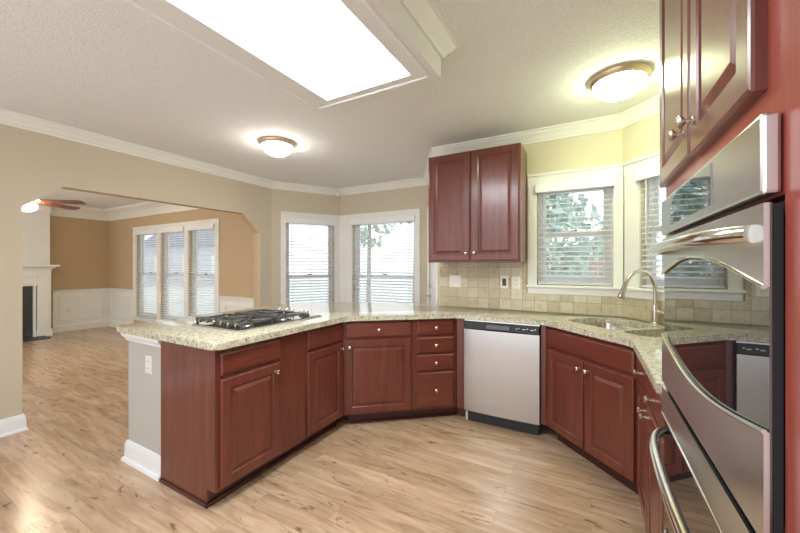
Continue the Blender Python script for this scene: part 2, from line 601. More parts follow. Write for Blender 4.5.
wall('wall_family_far', (FAR, -1.3), (FAR, FWY), [], 'wall_fam')
# chimney breast
structure(MB().box(FAR, FAR + 0.22, 0.7, 2.46, 0, CEIL).build('wall_chimney', 'white'))

CROWN = [(0, 2.425), (0.010, 2.425), (0.014, 2.440), (0.026, 2.447), (0.040, 2.470), (0.062, 2.490), (0.070, 2.505),
         (0.085, 2.508), (0.085, CEIL), (0, CEIL)]
structure(MB().sweep([A0, A1, A2, A3, A4, A5, A6, A7], CROWN).build('trim_1', 'white'))
CROWN2 = [(0, 2.29), (0.012, 2.29), (0.02, 2.33), (0.03, 2.36), (0.06, 2.42), (0.10, 2.45), (0.115, 2.47), (0.14, 2.475), (0.14, CEIL), (0, CEIL)]
structure(MB().sweep([(FAR, 2.46), (FAR, FWY), (-4.12, FWY), (-4.12, -1.3)], CROWN2).build('trim_2', 'white'))
structure(MB().sweep([(FAR, 0.7), (FAR + 0.22, 0.7), (FAR + 0.22, 2.46), (FAR, 2.46)][1:3], CROWN2).build('trim_3', 'white'))
BASE = [(0, 0.0), (0.028, 0.0), (0.026, 0.014), (0.018, 0.022), (0.016, 0.10), (0.010, 0.125), (0, 0.13)]
structure(MB().sweep([A0, (-4.0, 0.935), (-4.12, 0.935)], BASE).build('baseboard_left', 'white_cool'))
structure(MB().sweep([(-4.12, 3.196), (-4.0, 3.196), A1, A2, A3, (A3[0] + 0.06, A3[1] - 0.104)], BASE).build('baseboard_bay', 'white_cool'))
# wainscot of the family room: rail, panels, base
WA = [(0, 0.0), (0.03, 0.0), (0.028, 0.12), (0.016, 0.14), (0, 0.14)]
RAIL = [(0, 0.76), (0.012, 0.76), (0.02, 0.80), (0.035, 0.815), (0.035, 0.83), (0, 0.83)]
CAPB = [(0, 0.14), (0.006, 0.14), (0.006, 0.76), (0, 0.76)]
def wainscot(i, path, panels):
    mb = MB().sweep(path, WA).sweep(path, RAIL).sweep(path, CAPB)
    for (p, q) in panels:
        p, q = Vector((*p, 0)), Vector((*q, 0))
        d = (q - p).normalized()
        nn = Vector((d.y, -d.x, 0))
        for (s0, s1, z0, z1) in ((0, 1, 0.22, 0.25), (0, 1, 0.67, 0.70)):
            a, b = p + nn * 0.006, q + nn * 0.006
            vs = []
            for pt in (a, b):
                for o_ in (0, 0.016):
                    for z in (z0, z1):
                        vs.append(tuple(pt + nn * o_ + Vector((0, 0, z))))
            mb._add(vs, [(0, 1, 3, 2), (4, 6, 7, 5), (0, 4, 5, 1), (2, 3, 7, 6), (1, 5, 7, 3), (0, 2, 6, 4)])
        for e in (p, q - d * 0.03):
            a, b = e + nn * 0.006, e + d * 0.03 + nn * 0.006
            vs = []
            for pt in (a, b):
                for o_ in (0, 0.0155):
                    for z in (0.25, 0.67):
                        vs.append(tuple(pt + nn * o_ + Vector((0, 0, z))))
            mb._add(vs, [(0, 1, 3, 2), (4, 6, 7, 5), (0, 4, 5, 1), (2, 3, 7, 6), (1, 5, 7, 3), (0, 2, 6, 4)])
    return structure(mb.build('trim_%d' % i, 'white'))
wainscot(4, [(FAR, 2.56), (FAR, FWY), (-8.115, FWY)], [((FAR, 2.64), (FAR, 3.36)), ((FAR + 0.1, FWY), (-8.25, FWY))])
wainscot(5, [(-5.285, FWY), (-4.12, FWY)], [((-5.15, FWY), (-4.3, FWY))])

# half wall behind the peninsula
PW = [(-2.77, 1.15), (-2.325, 1.15), (-2.325, 2.50), (-1.50, 3.31), (-1.58, 3.41), (-2.77, 2.70)]
structure(MB().prism(PW, 0, 0.87).build('wall_peninsula', 'post'))
PB = [PW[5], PW[0], PW[1]]
structure(MB().sweep(PB, [(0, 0.0), (0.034, 0.0), (0.03, 0.016), (0.018, 0.026), (0.016, 0.105), (0.010, 0.13), (0, 0.135)]).build('baseboard_peninsula', 'white_cool'))
structure(MB().sweep(PB, [(0, 0.815), (0.008, 0.815), (0.014, 0.83), (0.03, 0.85), (0.034, 0.872), (0, 0.872)]).build('trim_6', 'white_cool'))

# ------------------------------------------------------------------ windows
def window(n, p, q, s0, s1, z0, z1, cas=0.075, head=0.09, left=True, right=True, stool=True, apron=0.0, mull=None, lc=None, rc=None):
    e = bpy.data.objects.new('window_%d' % n, None)
    COL.objects.link(e)
    e.location = (p[0], p[1], 0)
    e.rotation_euler = (0, 0, ang(p, q))
    structure(e)
    lc = cas if lc is None else lc
    rc = cas if rc is None else rc
    panes = mull or [(s0, s1)]
    c = MB()
    def strip(x0, x1, za, zb):
        c.box(x0, x1, -0.018, 0.0, za, zb)
        if x1 - x0 > 0.04 and zb - za > 0.3:
            c.box(x0 + 0.008, x1 - 0.008, -0.024, -0.018, za, zb)
    strip(s0 - lc, s0, z0 - 0.02, z1)
    strip(s1, s1 + rc, z0 - 0.02, z1)
    c.box(s0 - lc, s1 + rc, -0.020, 0.0, z1, z1 + head)
    c.box(s0 - lc, s1 + rc, -0.030, -0.020, z1 + head - 0.02, z1 + head)
    for a, b in zip(panes[:-1], panes[1:]):
        strip(a[1], b[0], z0, z1)
    c.build('casing', 'white', e)
    st = MB().box(s0 - lc - (0.012 if stool is True else 0.0), s1 + rc, -0.045, 0.03, z0 - 0.022, z0, bevel=0.004)
    st.box(s0 - lc, s1 + rc, -0.016, 0, z0 - 0.10 + 0.02, z0 - 0.022)
    st.build('sill', 'white', e)
    for (a, b) in panes:
        zm = (z0 + z1) / 2
        f = MB()
        f.box(a, a + 0.028, 0.055, 0.118, z0, z1).box(b - 0.028, b, 0.055, 0.118, z0, z1)
        f.box(a + 0.028, b - 0.028, 0.055, 0.118, z0, z0 + 0.03).box(a + 0.028, b - 0.028, 0.055, 0.118, z1 - 0.03, z1)
        f.build('jamb', 'white_cool', e)
        for nm, za, zb, yy in (('lower_sash', z0 + 0.03, zm + 0.02, 0.068), ('upper_sash', zm - 0.02, z1 - 0.03, 0.092)):
            s = MB()
            x0, x1 = a + 0.028, b - 0.028
            t = 0.038
            s.box(x0, x0 + t, yy, yy + 0.022, za, zb).box(x1 - t, x1, yy, yy + 0.022, za, zb)
            s.box(x0 + t, x1 - t, yy, yy + 0.022, za, za + t).box(x0 + t, x1 - t, yy, yy + 0.022, zb - t, zb)
            so = s.build(nm, 'white_cool', e)
            MB().box(x0 + t - 0.002, x1 - t + 0.002, yy + 0.008, yy + 0.013, za + t - 0.002, zb - t + 0.002).build('pane', 'pane', so)
            if nm == 'lower_sash':
                MB().box((x0 + x1) / 2 - 0.03, (x0 + x1) / 2 + 0.03, yy - 0.014, yy + 0.012, zb, zb + 0.014, bevel=0.003).build('sash_lock', 'dark_slate', so)
    return e

def blind(label, p, q, s0, s1, z0, z1, group, tilt=14.0, pitch=0.042):
    e = thing('window_blind', label, 'window blind', (p[0], p[1], 0), ang(p, q), group)
    a, b = s0 + 0.006, s1 - 0.006
    MB().box(a - 0.016, b + 0.016, -0.052, -0.040, z1 - 0.075, z1 + 0.006, bevel=0.003).box(a - 0.016, a - 0.004, -0.039, -0.026, z1 - 0.070, z1).box(b + 0.004, b + 0.016, -0.039, -0.026, z1 - 0.070, z1).build('valance', 'white_cool', e)
    MB().box(a + 0.004, b - 0.004, -0.020, 0.045, z1 - 0.045, z1 - 0.004).build('headrail', 'white_cool', e)
    sl = MB()
    z = z1 - 0.09
    n = 0
    c, s = math.cos(R(tilt)), math.sin(R(tilt))
    hw = 0.0245
    yc = 0.014
    while z > z0 + 0.05:
        t = 0.0014
        pr = [(yc - hw * c, z - hw * s - t), (yc, z + 0.0015 - t), (yc + hw * c, z + hw * s - t),
              (yc + hw * c, z + hw * s + t), (yc, z + 0.0015 + t), (yc - hw * c, z - hw * s + t)]
        sl.extrude_x(pr, a + 0.004, b - 0.004)
        z -= pitch
        n += 1
    sl.build('slats', 'blind', e)
    MB().box(a + 0.004, b - 0.004, -0.010, 0.040, z0 + 0.006, z0 + 0.024, bevel=0.003).build('bottom_rail', 'blind', e)
    cd = MB()
    k = 3 if b - a > 0.7 else 2
    for i in range(k):
        x = a + 0.10 + (b - a - 0.20) * i / (k - 1)
        for yy in (yc - 0.026, yc + 0.026):
            cd.box(x - 0.0012, x + 0.0012, yy - 0.0008, yy + 0.0008, z0 + 0.02, z1 - 0.04)
    cd.build('ladder_cords', 'cord', e)
    wd = MB()
    wd.tube([(a + 0.06, -0.030, z1 - 0.03), (a + 0.06, -0.032, z1 - 0.55)], 0.004, 6)
    wd.build('tilt_wand', 'cord', e)
    return e

BG = 'white slatted blinds in the kitchen windows'
window(1, A1, A2, 0.20, 0.94, *BWZ, rc=0.09)
blind('white slatted blind in the angled bay window left of the bay corner', A1, A2, 0.20, 0.94, *BWZ, BG)
window(2, A2, A3, 0.255, 1.335, *BWZ, cas=0.08, lc=0.24)
blind('wide white slatted blind in the bay window between bay corner and wall cabinet', A2, A3, 0.255, 1.335, *BWZ, BG)
window(3, A4, A5, *W1, lc=0.075, rc=0.065, head=0.10)
blind('white slatted blind in the window right of the wall cabinet', A4, A5, *W1, BG)
window(4, A5, A6, *WD, lc=0.12, head=0.10, stool=1)
blind('white slatted blind in the diagonal window behind the faucet', A5, A6, *WD, BG)
window(5, (FAR, FWY), (-4.12, FWY), FW[0][0] - FAR, FW[2][1] - FAR, 0.30, 2.0, cas=0.11, mull=[(a - FAR, b - FAR) for a, b in FW])
FG = 'white slatted blinds in the triple window'
for (a, b), nm in zip(FW, ('leftmost blind of the triple window in the tan family room',
                           'middle blind of the triple window in the tan family room',
                           'rightmost blind of the triple window in the tan family room')):
    blind('white slatted ' + nm, (FAR, FWY), (-4.12, FWY), a - FAR, b - FAR, 0.30, 2.0, FG)

# corner post between the two sink windows
structure(MB().box(A5[0] - 0.010, A5[0] - 0.001, A5[1] - 0.024, A5[1] - 0.001, 1.06, 2.14).build('trim_7', 'white'))

# white exterior door in the right side of the bay
d = bpy.data.objects.new('door_1', None)
COL.objects.link(d)
d.location = (A3[0], A3[1], 0)
d.rotation_euler = (0, 0, ang(A3, A4))
structure(d)
MB().box(0.08, 0.14, -0.018, 0, 0, 2.10).box(1.00, 1.06, -0.018, 0, 0, 2.10).box(0.14, 1.00, -0.018, 0, 2.04, 2.10).build('casing', 'white_cool', d)
db = MB().box(0.145, 0.995, 0.02, 0.06, 0.008, 2.035)
for (xa, xb) in ((0.26, 0.53), (0.61, 0.88)):
    for (za, zb) in ((0.25, 0.85), (1.05, 1.60), (1.70, 1.92)):
        db.rings(xa, xb, za, zb, [(0, 0.021), (0.0, 0.014), (0.012, 0.012), (0.03, 0.017)])
db.build('door_panel', 'white_cool', d)
MB().lathe([(0.026, 0), (0.026, -0.008), (0.012, -0.012), (0.011, -0.05)], (0.205, 0.02, 0.93), 'y', 14).box(0.195, 0.29, -0.036, -0.024, 0.92, 0.94, bevel=0.004).build('door_handle', 'nickel', d, True)
MB().lathe([(0.028, 0), (0.028, -0.010), (0.012, -0.014), (0.010, -0.03)], (0.205, 0.02, 1.06), 'y', 14).build('deadbolt', 'nickel', d, True)

# ------------------------------------------------------------------ cabinets
CT_Z0, CT_Z1 = 0.876, 0.914
TOE = 0.10
def knob(parent, x, y, z):
    return MB().lathe([(0.009, 0), (0.009, -0.003), (0.0052, -0.005), (0.0050, -0.016), (0.010, -0.020), (0.0148, -0.024),
                       (0.0150, -0.028), (0.011, -0.032), (0.004, -0.034)], (x, y, z), 'y', 16).build('knob', 'nickel', parent, True)

def raised_door(parent, x0, x1, z0, z1, knob_at=None, mat='cherry', st=0.055, t=0.020, name='door'):
    o = MB().rings(x0, x1, z0, z1, [(0, 0), (0, -t + 0.006), (0.003, -t + 0.002), (0.008, -t), (st, -t), (st + 0.004, -t + 0.004), (st + 0.006, -t + 0.009),
                                    (st + 0.014, -t + 0.009), (st + 0.036, -t + 0.002), (st + 0.042, -t + 0.002)]).build(name, mat, parent)
    if knob_at:
        knob(o, knob_at[0], -t, knob_at[1])
    return o

def drawer_front(parent, x0, x1, z0, z1, with_knob=True, t=0.020, name='drawer'):
    o = MB().rings(x0, x1, z0, z1, [(0, 0), (0, -t + 0.008), (0.004, -t + 0.004), (0.010, -t), (0.014, -t)]).build(name, 'cherry_flat', parent)
    if with_knob:
        knob(o, (x0 + x1) / 2, -t, (z0 + z1) / 2)
    return o

def base_cabinet(label, p, rot, poly, toe_poly, group='cherry base cabinets under the granite counter', end_panel=None):
    e = thing('base_cabinet', label, 'cabinet', (p[0], p[1], 0), rot, group)
    MB().prism(poly, TOE, CT_Z0 - 0.001).build('body', 'cherry', e)
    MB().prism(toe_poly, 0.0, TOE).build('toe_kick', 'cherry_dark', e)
    return e

def rect(x0, x1, y0, y1):
    return [(x0, y0), (x1, y0), (x1, y1), (x0, y1)]

# peninsula, faces +X: local x = world Y, local y = -X
PF = -1.767
P1 = (PF, 2.22); P2 = (-1.02, 2.83)
PY0 = 1.14
pd = 0.545
e = base_cabinet('cherry base cabinet at the peninsula end beside the grey post, drawer over one door', (PF, PY0), R(90),
                 rect(0, 0.425, 0, pd), rect(0.0, 0.425, 0.075, pd))
MB().box(-0.012, 0.0, 0.075, pd, 0.0, CT_Z0 - 0.001).box(-0.012, 0.0, 0.0, 0.075, TOE, CT_Z0 - 0.001).build('end_panel', 'cherry', e)
MB().box(-0.022, -0.012, 0.060, pd, 0.0, 0.022, bevel=0.004).box(-0.022, 0.425, 0.060, 0.075, 0.0, 0.022, bevel=0.004).build('shoe_molding', 'cherry_dark', e)
drawer_front(e, 0.014, 0.420, 0.727, 0.850, False)
raised_door(e, 0.014, 0.420, 0.112, 0.706, (0.375, 0.655))
# filler panel
f = thing('filler_panel', 'plain flat cherry panel between the two peninsula cabinets, below the cooktop', 'cabinet panel', (PF, PY0 + 0.426, 0), R(90))
MB().box(0, 0.205, -0.006, pd, TOE, CT_Z0 - 0.001).build('panel', 'cherry', f)
MB().box(0, 0.205, 0.075, pd, 0, TOE).box(0, 0.205, 0.060, 0.075, 0, 0.022, bevel=0.004).build('toe_kick', 'cherry_dark', f)
e = base_cabinet('cherry base cabinet on the peninsula beside the inner corner, drawer over one narrow door', (PF, PY0 + 0.632), R(90),
                 rect(0, 0.445, 0, pd), rect(0.0, 0.445, 0.075, pd))
MB().box(0, 0.44, 0.060, 0.075, 0.0, 0.022, bevel=0.004).build('shoe_molding', 'cherry_dark', e)
drawer_front(e, 0.035, 0.425, 0.722, 0.858, False)
raised_door(e, 0.035, 0.425, 0.112, 0.702, (0.395, 0.660))
# angled pair
AR = ang(P1, P2)
AL = math.hypot(P2[0] - P1[0], P2[1] - P1[1])
AD = 0.56
e = base_cabinet('cherry base cabinet set at an angle in the corner, wide drawer over one wide door', P1, AR,
                 rect(0.002, 0.580, 0, AD), rect(0.05, 0.580, 0.075, AD))
MB().box(0.06, 0.578, 0.062, 0.075, 0.0, 0.020, bevel=0.004).build('shoe_molding', 'cherry_dark', e)
drawer_front(e, 0.016, 0.566, 0.733, 0.858)
raised_door(e, 0.016, 0.566, 0.112, 0.715, (0.052, 0.660))
e = base_cabinet('cherry four-drawer base cabinet just left of the dishwasher', P1, AR,
                 rect(0.581, AL - 0.002, 0, AD), [(0.581, 0.075), (AL + 0.030, 0.075), (AL, 0.30), (0.581, AD)])
MB().box(0.581, AL + 0.028, 0.062, 0.075, 0.0, 0.020, bevel=0.004).build('shoe_molding', 'cherry_dark', e)
for z0, z1 in ((0.738, 0.858), (0.583, 0.717), (0.434, 0.568), (0.122, 0.416)):
    drawer_front(e, 0.618, 0.940, z0, z1)
# filler between drawers and dishwasher
f = thing('filler_panel', 'narrow upright cherry strip between the four-drawer cabinet and the dishwasher', 'cabinet panel', (-1.015, 2.832, 0), 0)
MB().prism([(0.0, 0.0), (0.066, 0.0), (0.066, 0.42), (0.0, 0.05)], TOE, CT_Z0 - 0.001).build('panel', 'cherry', f)
MB().prism([(-0.020, 0.079), (0.066, 0.079), (0.066, 0.40)], 0, TOE).build('toe_kick', 'cherry_dark', f)

# sink cabinet at 45 degrees
S1 = (-0.30, 2.84); S2 = (0.235, 2.305)
SR = R(-45)
SL = math.hypot(S2[0] - S1[0], S2[1] - S1[1])
def to_local(pt, o, r):
    dx, dy = pt[0] - o[0], pt[1] - o[1]
    return (dx * math.cos(r) + dy * math.sin(r), -dx * math.sin(r) + dy * math.cos(r))
spoly = [to_local(q, S1, SR) for q in (S1, S2, (0.845, 2.312), (0.845, 2.635), (0.215, 3.262), (-0.30, 3.262))]
e = thing('base_cabinet', 'cherry sink cabinet set diagonally right of the dishwasher, false drawer over two doors', 'cabinet', (*S1, 0), SR, 'cherry base cabinets under the granite counter')
body = MB()
body.box(0.0, SL, 0.0, 0.02, TOE, CT_Z0 - 0.001)                       # face frame
n_ = len(spoly)
body.prism(spoly, TOE, TOE + 0.018)                                    # bottom
for i in (1, 2, 3, 4, 5):
    a, b = spoly[i], spoly[(i + 1) % n_]
    dx, dy = b[0] - a[0], b[1] - a[1]
    ll = math.hypot(dx, dy)
    nx, ny = -dy / ll * 0.015, dx / ll * 0.015
    body.prism([a, b, (b[0] + nx, b[1] + ny), (a[0] + nx, a[1] + ny)], TOE + 0.018, CT_Z0 - 0.001)
body.prism([to_local(q, S1, SR) for q in ((-0.339, 2.846), (-0.302, 2.843), (-0.302, 3.2), (-0.339, 3.2))], TOE, CT_Z0 - 0.001)
body.build('body', 'cherry', e)
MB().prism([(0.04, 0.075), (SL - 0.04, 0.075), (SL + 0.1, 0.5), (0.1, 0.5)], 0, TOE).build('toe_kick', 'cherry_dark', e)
drawer_front(e, 0.030, SL - 0.020, 0.716, 0.848, False, name='false_drawer_front')
raised_door(e, 0.030, 0.376, 0.112, 0.698, (0.347, 0.640))
raised_door(e, 0.386, SL - 0.020, 0.112, 0.698, (0.417, 0.640))
# cabinet between sink and oven tower, faces -X: local x = -Y, local y = +X
OX = 0.24
e = base_cabinet('narrow two-drawer, two-door cherry base cabinet between sink cabinet and oven tower', (OX, 2.300), R(-90), rect(0.004, 0.805, 0, 0.60), rect(0.06, 0.805, 0.075, 0.60))
drawer_front(e, 0.02, 0.395, 0.722, 0.850)
drawer_front(e, 0.415, 0.79, 0.722, 0.850)
raised_door(e, 0.02, 0.395, 0.112, 0.702, (0.365, 0.655))
raised_door(e, 0.415, 0.79, 0.112, 0.702, (0.445, 0.655))

# oven tower
TY = 1.49
e = thing('oven_cabinet', 'tall cherry oven tower at the right edge with two doors above the wall oven', 'cabinet', (OX - 0.012, TY, 0), R(-90))
TL = 0.95
TB = MB()
TB.box(0, 0.050, 0, 0.60, TOE, 2.36).box(0.836, TL, 0, 0.60, TOE, 2.36)
TB.box(0.050, 0.836, 0, 0.60, TOE, 0.285).box(0.050, 0.836, 0, 0.60, 1.426, 2.36).box(0.050, 0.836, 0.585, 0.60, 0.285, 1.426)
TB.build('body', 'cherry_lit', e)
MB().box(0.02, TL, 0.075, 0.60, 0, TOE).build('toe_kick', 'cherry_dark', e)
raised_door(e, 0.004, 0.412, 1.598, 2.34, (0.376, 1.664), 'cherry')
raised_door(e, 0.428, 0.785, 1.590, 2.34, (0.470, 1.664), 'cherry')
drawer_front(e, 0.05, 0.83, 0.115, 0.270, False)
CRW = [(0, 2.36), (0.012, 2.36), (0.02, 2.39), (0.05, 2.425), (0.05, 2.44), (0, 2.44)]

# wall cabinet
e = thing('wall_cabinet', 'cherry wall cabinet with two raised-panel doors, hung above the tiled backsplash', 'cabinet', (-1.338, 2.955, 0), 0)
WL = 0.832
MB().box(0, WL, 0, 0.322, 1.365, 2.340).box(0, WL, 0.0, 0.02, 1.352, 1.365).build('body', 'cherry', e)
raised_door(e, 0.008, 0.405, 1.368, 2.332, (0.378, 1.435))
raised_door(e, 0.422, WL - 0.010, 1.368, 2.332, (0.450, 1.435))

# ------------------------------------------------------------------ counter (cut for the two sink bowls)
OV = 0.04
def inset_front():
    s = math.sqrt(0.5)
    a = (PF + OV + 0.005, PY0 - 0.040)
    dirA = (math.cos(AR), math.sin(AR)); nA = (math.sin(AR), -math.cos(AR))
    qa = (P1[0] + nA[0] * OV, P1[1] + nA[1] * OV)
    xa = PF + OV + 0.005
    t = (xa - qa[0]) / dirA[0]
    b = (xa, qa[1] + t * dirA[1])
    yd = 2.832 - OV
    t = (yd - qa[1]) / dirA[1]
    c = (qa[0] + t * dirA[0], yd)
    # sink line: x + y = sum - OV*sqrt2
    sm = S1[0] + S1[1] - OV * math.sqrt(2)
    d_ = (sm - yd, yd)
    xo = OX - OV
    e_ = (xo, sm - xo)
    return a, b, c, d_, e_
ca, cb, cc, cd_, ce = inset_front()
def round_corner(p, a, b, r=0.03, n=5):
    pa = (Vector(a) - Vector(p)).normalized(); pb = (Vector(b) - Vector(p)).normalized()
    th = pa.angle(pb)
    d = r / math.tan(th / 2)
    c = Vector(p) + (pa + pb).normalized() * (r / math.sin(th / 2))
    s_, e_ = Vector(p) + pa * d, Vector(p) + pb * d
    a0 = math.atan2((s_ - c).y, (s_ - c).x); a1 = math.atan2((e_ - c).y, (e_ - c).x)
    da = (a1 - a0 + math.pi) % (2 * math.pi) - math.pi
    return [(c.x + r * math.cos(a0 + da * i / n), c.y + r * math.sin(a0 + da * i / n)) for i in range(n + 1)]
L0 = (-2.85, ca[1]); L1 = (-2.85, 2.80); L2 = (-1.475, 3.425)
raw = [L0, ca, cb, cc, cd_, ce, (OX - OV, TY + 0.003), (0.848, TY + 0.003), (0.848, 2.632), (0.216, 3.266), (-1.372, 3.266), L2, L1]
poly = []
for i, p in enumerate(raw):
    a, b = raw[i - 1], raw[(i + 1) % len(raw)]
    if i in (0, 1, 12):
        poly += round_corner(p, a, b, 0.035)
    elif i in (2, 3, 4, 5):
        poly += round_corner(p, a, b, 0.05, 3)
    else:
        poly.append(p)
mb = MB().prism(poly, CT_Z0, CT_Z1, bevel=0.007, seg=2)
top = mb.build('countertop', 'granite', smooth=True)
SM = ((S1[0] + S2[0]) / 2, (S1[1] + S2[1]) / 2)
U = Vector((math.sqrt(.5), -math.sqrt(.5))); V = Vector((math.sqrt(.5), math.sqrt(.5)))
BOWLS = [(-0.33, 0.115, 0.115, 0.525), (0.150, 0.345, 0.115, 0.525)]   # along, inward
def round_rect(u0, u1, v0, v1, r, n=5):
    out = []
    for cx, cy, a0 in ((u1 - r, v1 - r, 0), (u0 + r, v1 - r, 90), (u0 + r, v0 + r, 180), (u1 - r, v0 + r, 270)):
        for i in range(n + 1):
            a = R(a0 + 90 * i / n)
            out.append((cx + r * math.cos(a), cy + r * math.sin(a)))
    return out
cut = MB()
for (u0, u1, v0, v1) in BOWLS:
    q = [(SM[0] + U.x * a + V.x * b, SM[1] + U.y * a + V.y * b) for a, b in round_rect(u0, u1, v0, v1, 0.06)]
    cut.prism(q, 0.8, 1.0)
co = cut.build('cutter', 'granite')
md = top.modifiers.new('holes', 'BOOLEAN')
md.object = co
md.operation = 'DIFFERENCE'
md.solver = 'EXACT'
bpy.context.view_layer.update()
dg = bpy.context.evaluated_depsgraph_get()
new = bpy.data.meshes.new_from_object(top.evaluated_get(dg))
top.modifiers.clear()
top.data = new
bpy.data.objects.remove(co)
tag(top, 'speckled beige granite countertop running from the peninsula past the sink', 'countertop')

# sink
e = thing('kitchen_sink', 'stainless steel double-bowl sink set into the granite below the diagonal window', 'sink', (SM[0], SM[1], CT_Z0), SR)
def bowl(u0, u1, v0, v1, dep):
    mb = MB()
    rings_ = []
    for ins, z, r in ((-0.018, -0.001, 0.07), (-0.001, -0.001, 0.061), (0.0, -0.004, 0.06), (0.010, -dep + 0.03, 0.055), (0.022, -dep + 0.008, 0.05), (0.045, -dep, 0.04)):
        rings_.append([(a, b, z) for a, b in round_rect(u0 + ins, u1 - ins, v0 + ins, v1 - ins, r)])
    vs = [p for r_ in rings_ for p in r_]
    k = len(rings_[0])
    fs = []
    for i in range(len(rings_) - 1):
        for j in range(k):
            fs.append((i * k + j, i * k + (j + 1) % k, (i + 1) * k + (j + 1) % k, (i + 1) * k + j))
    fs.append(tuple((len(rings_) - 1) * k + j for j in range(k)))
    mb._add(vs, fs)
    o = mb.build('bowl', 'sink_steel', e, True)
    MB().lathe([(0.042, 0.0), (0.042, 0.003), (0.03, 0.003), (0.02, 0.001)], ((u0 + u1) / 2, (v0 + v1) / 2, -dep), 'z', 20).build('drain', 'chrome', o, True)
b1 = BOWLS[0]; b2 = BOWLS[1]
bowl(*b1, 0.19)
bowl(*b2, 0.17)

# faucet
FB = Vector((SM[0], SM[1], 0)) + Vector((V.x, V.y, 0)) * 0.615 + Vector((U.x, U.y, 0)) * -0.005
e = thing('kitchen_faucet', 'brushed nickel gooseneck faucet with pull-down spray head behind the sink', 'faucet', (FB.x, FB.y, CT_Z1), SR)
MB().lathe([(0.031, 0), (0.031, 0.006), (0.025, 0.012), (0.0235, 0.09), (0.0215, 0.125), (0.016, 0.135)], (0, 0, 0), 'z', 24).build('base', 'nickel', e, True)
pts = [(0, 0, 0.12), (0, 0, 0.18), (0, 0, 0.236)]
rr = 0.137
for i in range(1, 15):
    a = R(180 * i / 16 * 0.95)
    pts.append((0, -rr + rr * math.cos(a), 0.236 + rr * math.sin(a)))
last = Vector(pts[-1]); dirv = (last - Vector(pts[-2])).normalized()
pts.append(tuple(last + dirv * 0.02))
MB().tube(pts, 0.0125, 16).build('gooseneck', 'nickel', e, True)
q0 = Vector(pts[-1])
dv = Vector((0, -0.42, -0.9)).normalized()
MB().tube([q0, q0 + dv * 0.02, q0 + dv * 0.075, q0 + dv * 0.10, q0 + dv * 0.108], [0.0135, 0.015, 0.018, 0.0225, 0.0205], 18).build('spray_head', 'nickel', e, True)
hd = MB().lathe([(0.017, 0), (0.017, 0.045), (0.014, 0.052)], (0.015, 0, 0.085), 'x', 16)
hd.tube([(0.055, 0, 0.09), (0.075, -0.01, 0.10), (0.12, -0.02, 0.112)], [0.008, 0.007, 0.006], 10)
hd.build('lever_handle', 'nickel', e, True)

# ------------------------------------------------------------------ tiled backsplash
def splash(p, q, pieces, name):
    mb = MB()
    for (x0, x1, z0, z1) in pieces:
        mb.box(x0, x1, -0.012, -0.0005, z0, z1)
    return structure(mb.build(name, 'tile', loc=(p[0], p[1], 0), rotz=ang(p, q)))
splash(A4, A5, [(0.012, W1[0] - 0.09, CT_Z1 + 0.001, 1.350), (W1[0] - 0.09, 1.587, CT_Z1 + 0.001, 1.072)], 'wall_tiles_back')
splash(A5, A6, [(0.005, 0.88, CT_Z1 + 0.001, 1.072)], 'wall_tiles_diagonal')

# ------------------------------------------------------------------ dishwasher
e = thing('dishwasher', 'stainless steel dishwasher with black control strip under the granite counter', 'dishwasher', (-0.944, 2.835, 0), 0)
DL = 0.602
MB().box(0.004, DL - 0.004, 0.0, 0.42, 0.10, 0.868).build('body', 'black', e)
dm = MB()
nseg = 14
for zc in (0,):
    vs, fs = [], []
    for i in range(nseg + 1):
        x = 0.003 + (DL - 0.006) * i / nseg
        y = -0.022 - 0.010 * math.sin(math.pi * i / nseg) ** 0.8
        for z in (0.103, 0.790):
            vs.append((x, y, z))
    for i in range(nseg + 1):
        x = 0.003 + (DL - 0.006) * i / nseg
        for z in (0.103, 0.790):
            vs.append((x, 0.0, z))
    o_ = 2 * (nseg + 1)
    for i in range(nseg):
        fs.append((2 * i, 2 * i + 2, 2 * i + 3, 2 * i + 1))
        fs.append((o_ + 2 * i, o_ + 2 * i + 1, o_ + 2 * i + 3, o_ + 2 * i + 2))
        fs.append((2 * i + 1, 2 * i + 3, o_ + 2 * i + 3, o_ + 2 * i + 1))
        fs.append((2 * i, o_ + 2 * i, o_ + 2 * i + 2, 2 * i + 2))
    fs.append((0, 1, o_ + 1, o_))
    fs.append((2 * nseg, o_ + 2 * nseg, o_ + 2 * nseg + 1, 2 * nseg + 1))
    dm._add(vs, fs)
dm.build('door', 'steel_v', e, True)
cp = MB().box(0.003, DL - 0.003, -0.026, 0.0, 0.794, 0.856, bevel=0.004)
cpo = cp.build('control_panel', 'black', e)
MB().box(0.19, 0.385, -0.036, -0.0262, 0.803, 0.846, bevel=0.004).build('latch_handle', 'gloss_black', cpo)
for i, (x, wd) in enumerate(((0.425, 0.012), (0.447, 0.006), (0.475, 0.022), (0.505, 0.012), (0.535, 0.022), (0.565, 0.010))):
    MB().box(x, x + wd, -0.0268, -0.0258, 0.822 + 0.006 * (i % 2), 0.828 + 0.006 * (i % 2)).build('button', 'led', cpo)
MB().box(0.003, DL - 0.003, -0.010, 0.0, 0.857, 0.868).build('top_strip', 'steel', e)
MB().box(0.004, DL - 0.004, 0.045, 0.09, 0.0, 0.098).box(0.02, DL - 0.01, 0.02, 0.045, 0.0, 0.085, bevel=0.006).build('toe_panel', 'black', e)
MB().box(0.0, 0.018, 0.025, 0.05, 0.0, 0.07, bevel=0.003).build('leveling_foot', 'plate', e)

# ------------------------------------------------------------------ double wall oven (local x = -Y, local y = +X, face plane y = 0 at the tower face)
OY = 1.432
e = thing('wall_oven', 'built-in stainless double wall oven with black mirror glass in the tall cherry tower', 'oven', (OX, OY, 0), R(-90))
OW = 0.775
MB().box(0.004, OW - 0.004, 0.0, 0.56, 0.292, 1.422).build('body', 'black_side', e)
